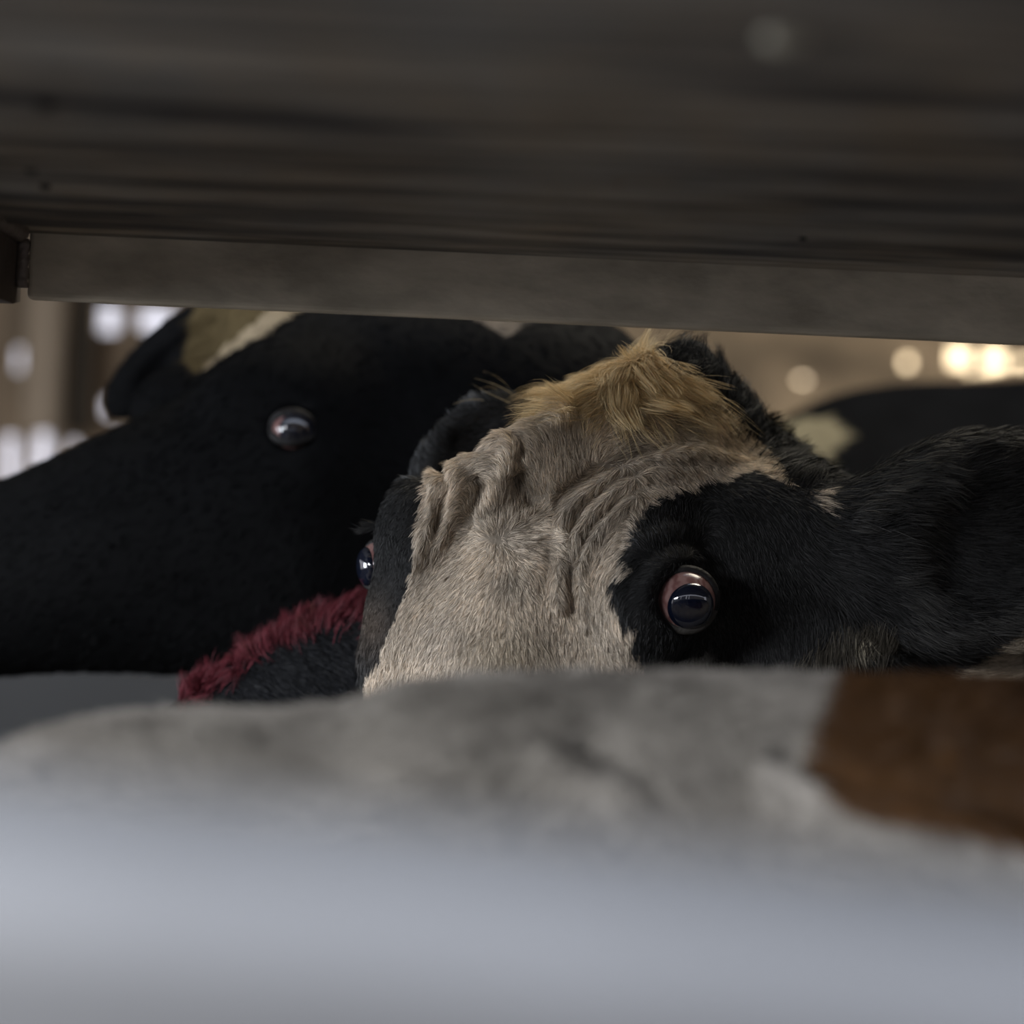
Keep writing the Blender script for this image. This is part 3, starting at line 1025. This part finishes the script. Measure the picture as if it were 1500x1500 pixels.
def cow_eye(parent, c_px, D0, r_px, look, iris_r, lid=True, lid_r=None, open_w=1.0, open_h=1.0, normal=None, rot=0.0, lid_mats=(None, None), lid_tube=7.0):
    """eyeball at (px,py,q) with iris looking along `look` (world) and a lid ring facing `normal`"""
    d = D0 - c_px[2] * D0 / FPX
    c = P(c_px[0], c_px[1], d)
    s = D0 / FPX
    r = r_px * s
    Wv, F = uv_sphere(c, r, look, 64, 40)
    ball = pymesh('eye', Wv, F, M_eyewhite, parent)
    th = math.asin(min(0.99, iris_r / r_px))
    # cornea/iris: a steeper cap seated on the ball
    R = Vector(look).normalized()
    zc = r * math.cos(th)
    rc = iris_r * s * 1.02
    cc = c + np.array(R) * (zc - 0.0 * r)
    Wv, F = uv_sphere(cc, rc, look, 48, 16, (1, 1, (1.05 * r - zc) / rc), math.pi / 2)
    pymesh('iris', Wv, F, M_iris, ball)
    if lid:
        nrm = np.array(Vector(normal).normalized())
        up0 = np.array([0, 0, 1.0]); up = up0 - nrm * (up0 @ nrm); up /= np.linalg.norm(up)
        sd = np.cross(up, nrm)
        if sd[0] < 0: sd = -sd
        for half, mat in ((0, lid_mats[0]), (1, lid_mats[1])):
            pts, rad = [], []
            for k in range(25):
                a = math.pi * (k / 24) + math.pi * half
                x = math.cos(a) * lid_r * open_w; y = math.sin(a) * lid_r * open_h
                xr = x * math.cos(rot) - y * math.sin(rot); yr = x * math.sin(rot) + y * math.cos(rot)
                rr = math.hypot(xr, yr)
                hgt = math.sqrt(max(r_px ** 2 - min(rr, r_px * 0.97) ** 2, 0)) * 0.9
                pts.append(c + (sd * xr + up * yr + nrm * hgt) * s)
                rad.append(lid_tube * s * (0.75 + 0.35 * math.sin(math.pi * k / 24)))
            tube('eyelid' , pts, rad, mat, ball, seg=12)
    return ball

TOCAM = np.array([0.0, -1.0, 0.0])
cow_eye(cow, EYEC['r'], 1.5, 44, (0.20, -1.0, -0.26), 33, lid=True, lid_r=42, open_w=1.0, open_h=1.0, normal=(0.05, -1.0, 0.05), rot=-0.3, lid_mats=(M_lid, M_lidgrey), lid_tube=7)
cow_eye(cow, EYEC['l'], 1.5, 39, (-0.93, -0.36, -0.08), 29, lid=True, lid_r=36, open_w=1.0, open_h=0.95, normal=(-0.80, -0.6, 0.1), rot=0.1, lid_mats=(M_lid, M_lid), lid_tube=5)

# lashes on both eyes
def lashes(parent, pts_px, q, D0, dx, dy, ln, N=160):
    pts = np.array(pts_px, float)
    t = rng.random(N) * (len(pts) - 1)
    i = np.minimum(t.astype(int), len(pts) - 2); f = (t - i)[:, None]
    xy = pts[i] * (1 - f) + pts[i + 1] * f
    d = D0 - (q + rng.random(N) * 8) * D0 / FPX
    p = P(xy[:, 0], xy[:, 1], d)
    n = np.tile(TOCAM, (N, 1))
    tdir = vdir(np.full(N, dx), np.full(N, dy)) + 0.2 * rng.normal(size=(N, 3))
    col = np.full((N, 3), 0.03)
    grow('eyelashes', parent, M_dark_fur, p, n, tdir, np.full(N, ln), 0.0004, col, 0.3, 0.5, 0.1, (0.006, 0.5), segs=4)
lashes(cow, [(540, 778), (552, 770), (564, 768)], EYEC['l'][2] + 20, 1.5, -0.9, 0.1, 0.012)

# ------------------------------------------------------------------ pale cow in front
CREST = np.array([(-1400, 2400), (-700, 1600), (-300, 1260), (-100, 1140), (0, 1096), (60, 1070), (130, 1052), (200, 1043), (330, 1038), (430, 1042), (510, 1036),
                  (560, 1020), (600, 1007), (700, 993), (850, 984), (1000, 987), (1200, 991), (1500, 993), (2200, 1000), (3200, 1040), (4000, 1300), (4400, 1900)], float)
def pale_sdf(X):
    yc = np.interp(X[0], CREST[:, 0], CREST[:, 1])
    k = np.exp(-((X[0] - 1700) / 500.0) ** 2)
    ry, rq = 950.0, 700.0
    dy = (X[1] - (yc + ry)) / ry
    dq = (X[2] - 60) / rq
    f = ((np.abs(dy) ** 2.3 + np.abs(dq) ** 2.3) ** (1 / 2.3) - 1) * 560
    f = np.maximum(f, np.abs(X[0] - 1600) - 2650)
    f = f + 0 * k
    for x, q in ((-350, 360), (-250, -330), (3300, 360), (3400, -330)):
        dd = 1.1 - q * 1.1 / FPX
        yf = 750 + H * FPX / dd
        f = su(f, cone(X, (x, 2500, q), (x, 3600, q), 230, 130), 150)
        f = su(f, cone(X, (x, 3600, q), (x, yf - 150, q), 130, 90), 60)
        f = su(f, cone(X, (x, yf - 150, q), (x - 30, yf - 105, q), 95, 105), 40)
    return f
pme = sculpt(pale_sdf, [[(-1500, -100, 70), (-100, 1600, 12), (1600, 4600, 80)], [(930, 980, 12), (980, 1350, 10), (1350, 1600, 40), (1600, 5900, 90)],
                        [(-860, -100, 30), (-100, 800, 14), (800, 900, 30)]], 1.1, subdiv=1)
BROWN = [(1210, 940), (1800, 940), (1800, 1300), (1500, 1250), (1370, 1215), (1262, 1196), (1205, 1172), (1178, 1120), (1184, 1060), (1205, 1010)]
def pale_col(px, py, W):
    n1 = vnoise(W, 120.0) - 0.5; n2 = vnoise(W, 120.0, 4.4) - 0.5
    b = inpoly(px + n1 * 22, py + n2 * 22, BROWN)
    m = vnoise(W, 26.0)[:, None]; m2 = vnoise(W, 9.0, 2.2)[:, None]
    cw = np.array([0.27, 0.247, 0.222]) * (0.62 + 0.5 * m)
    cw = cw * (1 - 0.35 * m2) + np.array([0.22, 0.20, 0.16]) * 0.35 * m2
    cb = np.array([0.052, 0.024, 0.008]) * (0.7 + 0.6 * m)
    return np.where(b[:, None], cb, cw), b
def pale_relief(me):
    co, no = get_co(me), get_no(me)
    px, py, d = to_px(co)
    h = (vnoise(co, 16.0) - 0.5) * 0.006
    for pl, wd, ht in (([(1120, 1150), (1200, 1185), (1300, 1205), (1420, 1235), (1560, 1290)], 22, 0.014), ([(1150, 1110), (1260, 1160), (1400, 1160), (1540, 1180)], 26, -0.007),
                       ([(800, 1120), (860, 1150), (950, 1180)], 30, 0.006), ([(860, 1090), (930, 1130), (960, 1180)], 18, -0.005), ([(1400, 1100), (1500, 1090)], 24, 0.005)):
        dd, t = polyline_dist(px, py, pl)
        h += ht * np.exp(-(dd / wd) ** 2)
    keep = (px > -300) & (px < 1800) & (py < 1400)
    co += no * (h * keep)[:, None]
    me.vertices.foreach_set('co', co.astype(np.float32).ravel()); me.update()
pale_relief(pme)
pco = get_co(pme); ppx, ppy, pd = to_px(pco)
pc, _ = pale_col(ppx, ppy, pco)
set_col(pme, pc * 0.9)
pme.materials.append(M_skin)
pale = empty('cow', (0.6, 1.1, 0.0))
tag(pale, 'off-white cow back with a rust-brown patch crossing just above the rail', 'cow')
def fur_pale():
    def dens(px, py, d, nn, W):
        view = nrmz(-(W - np.array([0, 0, H])))
        k = np.clip((np.sum(nn * view, -1) + 0.4) / 0.3, 0, 1)
        return k * (px > -80) & (px < 1600) & (py < 1330) if False else k * ((px > -80) & (px < 1600) & (py < 1330))
    N = 60000
    p, n = sample_surface(pme, N, dens)
    px, py, d = to_px(p)
    col, b = pale_col(px, py, p)
    col = col * (0.75 + 0.5 * rng.random(N))[:, None]
    G = [(0, 1100, -1, 0.5), (300, 1060, -1, 0.1), (600, 1040, -0.9, 0.1), (850, 1060, -0.4, 0.8), (850, 1150, -0.6, 0.7), (930, 1150, 0.3, 0.9), (1000, 1050, 0.6, 0.5),
         (1100, 1150, 0.4, 0.9), (1300, 1100, 1, 0.2), (1300, 1210, 0.8, 0.6), (500, 1150, -0.7, 0.5)]
    fx, fy = flow(px, py, G)
    t = nrmz(vdir(fx, fy)) + 0.9 * np.stack([vnoise(p, 40.0, k * 9.1) - 0.5 for k in range(3)], -1)
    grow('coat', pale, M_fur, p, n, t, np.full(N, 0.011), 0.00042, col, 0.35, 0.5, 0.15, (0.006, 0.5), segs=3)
fur_pale()
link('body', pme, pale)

# ------------------------------------------------------------------ black cow behind, in profile
def black_base(X):
    f = ell(X, (650, 630, -30), (340, 205, 185))
    f = su(f, cone(X, (440, 690, 10), (-70, 868, 20), 172, 120), 70)
    f = su(f, cone(X, (430, 820, 0), (20, 868, 20), 178, 112), 60)
    f = su(f, ell(X, (-120, 880, 20), (120, 118, 140)), 50)
    f = su(f, ell(X, (430, 590, 70), (120, 70, 78)), 60)
    f = su(f, ell(X, (340, 600, -150), (150, 80, 90)), 60)
    f = su(f, ell(X, (600, 800, 30), (230, 190, 120)), 60)
    f = su(f, ell(X, (402, 506, -170), (84, 88, 70)), 25)
    return f
BE = q_at(black_base, 430, 628)
BEYE = np.array([430.0, 629.0, BE - 16.0])
def black_sdf(X):
    f = black_base(X)
    R = rot_axes((0.78, -0.62, 0.1), (0.62, 0.78, 0.2))
    ear = ell(X, (264, 520, -230), (140, 56, 28), R)
    ear = sub(ear, ell(X, (270, 520, -203), (100, 28, 20), R), 10)
    f = su(f, ear, 18)
    f = su(f, cone(X, (300, 545, -220), (390, 590, -170), 40, 60), 30)
    f = su(f, cone(X, (740, 690, -120), (1140, 930, -900), 235, 230), 100)
    f = su(f, ell(X, (860, 520, -160), (66, 46, 60)), 20)
    f = su(f, ell(X, (1560, 1000, -1425), (640, 442, 470)), 120)
    f = su(f, ell(X, (1310, 800, -1380), (270, 234, 300)), 60)
    f = su(f, ell(X, (1900, 1010, -1425), (900, 430, 470)), 120)
    for x, q in ((1250, -1200), (1250, -1640), (2350, -1200), (2350, -1640)):
        d = 1.8 - q * 1.8 / FPX
        yf = 750 + H * FPX / d
        f = su(f, cone(X, (x, 1300, q), (x, 1800, q), 130, 80), 60)
        f = su(f, cone(X, (x, 1800, q), (x, yf - 80, q), 76, 52), 40)
        f = su(f, cone(X, (x, yf - 80, q), (x - 20, yf - 60, q), 56, 62), 20)
    c = BEYE
    f = sub(f, cone(X, c, c, 31, 31), 10)
    return f
bme = sculpt(black_sdf, [[(-300, 0, 25), (0, 960, 10), (960, 2900, 35)], [(400, 1080, 10), (1080, 2700, 40)], [(-1960, -440, 35), (-440, 280, 10)]], 1.8, subdiv=1)
BW = [[(285, 550), (318, 524), (350, 508), (395, 486), (440, 458), (470, 430), (300, 400), (280, 470), (270, 530)],
      [(290, 552), (325, 508), (362, 482), (392, 460), (400, 445), (460, 440), (440, 458), (395, 486), (350, 509), (318, 526)],
      [(672, 440), (690, 468), (715, 478), (735, 492), (752, 486), (775, 470), (800, 440)],
      [(1130, 622), (1170, 612), (1215, 612), (1250, 640), (1225, 660), (1215, 690), (1190, 680), (1165, 650)]]
def black_col(px, py, W):
    n1 = vnoise(W, 90.0) - 0.5; n2 = vnoise(W, 90.0, 4.4) - 0.5
    x, y = px + n1 * 10, py + n2 * 10
    m = vnoise(W, 30.0)[:, None]
    c = np.array([0.0030, 0.0031, 0.0034]) * (0.7 + 0.6 * m)
    for k, (poly, cc) in enumerate(zip(BW, ((0.070, 0.052, 0.025), (0.27, 0.215, 0.14), (0.12, 0.10, 0.078), (0.17, 0.145, 0.09)))):
        c = np.where(inpoly(x, y, poly)[:, None], np.array(cc) * (0.85 + 0.3 * m), c)
    return c
bco = get_co(bme); bpx, bpy_, bd = to_px(bco)
set_col(bme, black_col(bpx, bpy_, bco))
bme.materials.append(M_skin)
black = empty('cow', (0.6, 2.5, 0.0))
tag(black, 'black cow in profile facing left behind the white-faced one', 'cow')
def fur_black():
    def dens(px, py, d, nn, W):
        view = nrmz(-(W - np.array([0, 0, H])))
        k = np.clip((np.sum(nn * view, -1) + 0.4) / 0.3, 0, 1)
        e = np.hypot(px - BEYE[0], py - BEYE[1]) > 44
        return k * e * ((px > -60) & (px < 1600) & (py < 1100) & (py > 400)) * np.where((px < 1150), 1.0, 0.3)
    N = 50000
    p, n = sample_surface(bme, N, dens)
    px, py, d = to_px(p)
    col = black_col(px, py, p) * (0.7 + 0.6 * rng.random(N))[:, None]
    G = [(100, 700, -1, 0.5), (300, 700, -0.8, 0.6), (430, 560, 0.2, -1), (500, 800, -0.5, 0.8), (600, 600, 0.9, 0.4), (250, 540, -0.7, 0.7), (800, 600, 1, 0.5), (350, 500, -0.8, 0.6), (1200, 640, 1, 0.3)]
    fx, fy = flow(px, py, G)
    t = nrmz(vdir(fx, fy)) + 0.5 * np.stack([vnoise(p, 40.0, k * 9.1) - 0.5 for k in range(3)], -1)
    grow('coat', black, M_back_fur, p, n, t, np.full(N, 0.009), 0.0006, col, 0.22, 0.5, 0.15, (0.007, 0.4), segs=3)
fur_black()
link('body', bme, black)
cow_eye(black, BEYE, 1.8, 30, (0.34, -1.0, -0.04), 24, lid=True, lid_r=26, open_w=1.15, open_h=0.78, normal=(-0.05, -1.0, 0.1), rot=0.0, lid_mats=(M_lid, M_lid), lid_tube=7)

# ------------------------------------------------------------------ dark calf with a red mark on its neck
CC = np.array([(-1400, 1900), (-1200, 1500), (-900, 1340), (-300, 1290), (0, 1270), (150, 1150), (235, 1052), (270, 1018), (330, 975), (400, 930), (470, 905), (530, 885), (560, 895), (590, 960), (610, 1080), (620, 1300)], float)
def calf_sdf(X):
    yc = np.interp(X[0], CC[:, 0], CC[:, 1])
    t = np.clip((X[0] + 100) / 400, 0, 1)
    rq = 230 * (1 - t) + 92 * t
    ry = 420 * (1 - t) + 260 * t
    f = (np.sqrt(((X[1] - yc - ry) / ry) ** 2 + ((X[2] + 40) / rq) ** 2) - 1) * 110
    f = np.maximum(f, X[0] - 590)
    f = np.maximum(f, -1250 - X[0])
    f = su(f, cone(X, (440, 1180, -40), (400, 1560, -40), 90, 65), 60)
    for x, q in ((-50, 120), (-30, -110), (-1050, 120), (-1030, -110)):
        d = 1.6 - q * 1.6 / FPX
        yf = 750 + H * FPX / d
        f = su(f, cone(X, (x, 1900, q), (x, 2700, q), 110, 60), 60)
        f = su(f, cone(X, (x, 2700, q), (x, yf - 70, q), 60, 42), 30)
        f = su(f, cone(X, (x, yf - 70, q), (x - 15, yf - 52, q), 46, 52), 20)
    return f
cme = sculpt(calf_sdf, [[(-1500, 160, 40), (160, 760, 10)], [(840, 1100, 10), (1100, 3650, 35)], [(-300, 300, 12)]], 1.6, subdiv=1)
cco = get_co(cme)
cpx, cpy, cdp = to_px(cco)
set_col(cme, np.array([0.008, 0.0085, 0.010]) * (0.7 + 0.6 * vnoise(cco, 40.0)[:, None]))
cme.materials.append(M_skin)
calf = empty('calf', (-0.35, 1.6, 0.0))
tag(calf, 'dark calf neck below the black cow’s jaw with red marker dye along its crest', 'calf')
def fur_calf():
    def dens(px, py, d, nn, W):
        return ((px > 200) & (px < 640) & (py < 1080) & (nn[:, 1] < 0.5)) * 1.0
    N = 16000
    p, n = sample_surface(cme, N, dens)
    col = np.array([0.0085, 0.009, 0.0105]) * (0.6 + 0.8 * rng.random(N))[:, None]
    t = vdir(np.full(N, 0.7), np.full(N, 0.5)) + 0.4 * rng.normal(size=(N, 3)) * 0.3
    grow('coat', calf, M_dark_fur, p, n, t, np.full(N, 0.009), 0.0005, col, 0.3, 0.5, 0.15, (0.006, 0.4), segs=3)
    def dens2(px, py, d, nn, W):
        y = np.interp(px, CC[:, 0], CC[:, 1])
        return ((px > 262) & (px < 575)) * np.exp(-((py - y - 6) / 20) ** 2) * (nn[:, 1] < 0.5)
    N = 4200
    p, n = sample_surface(cme, N, dens2)
    px, py, d = to_px(p)
    col = np.array([0.15, 0.027, 0.038]) * (0.35 + 1.0 * rng.random(N))[:, None]
    t = vdir(np.full(N, 0.35), np.full(N, -0.9)) + 2.0 * np.stack([vnoise(p, 55.0, k * 5.7) - 0.5 for k in range(3)], -1)
    o = grow('dyed_crest', calf, M_fur, p, n, t, 0.008 + 0.018 * vnoise(p, 70.0, 2.0), 0.0005, col, 0.85, 0.6, 0.28, (0.007, 0.7), segs=4)
    o['label'] = 'red-dyed hair'
fur_calf()
link('body', cme, calf)
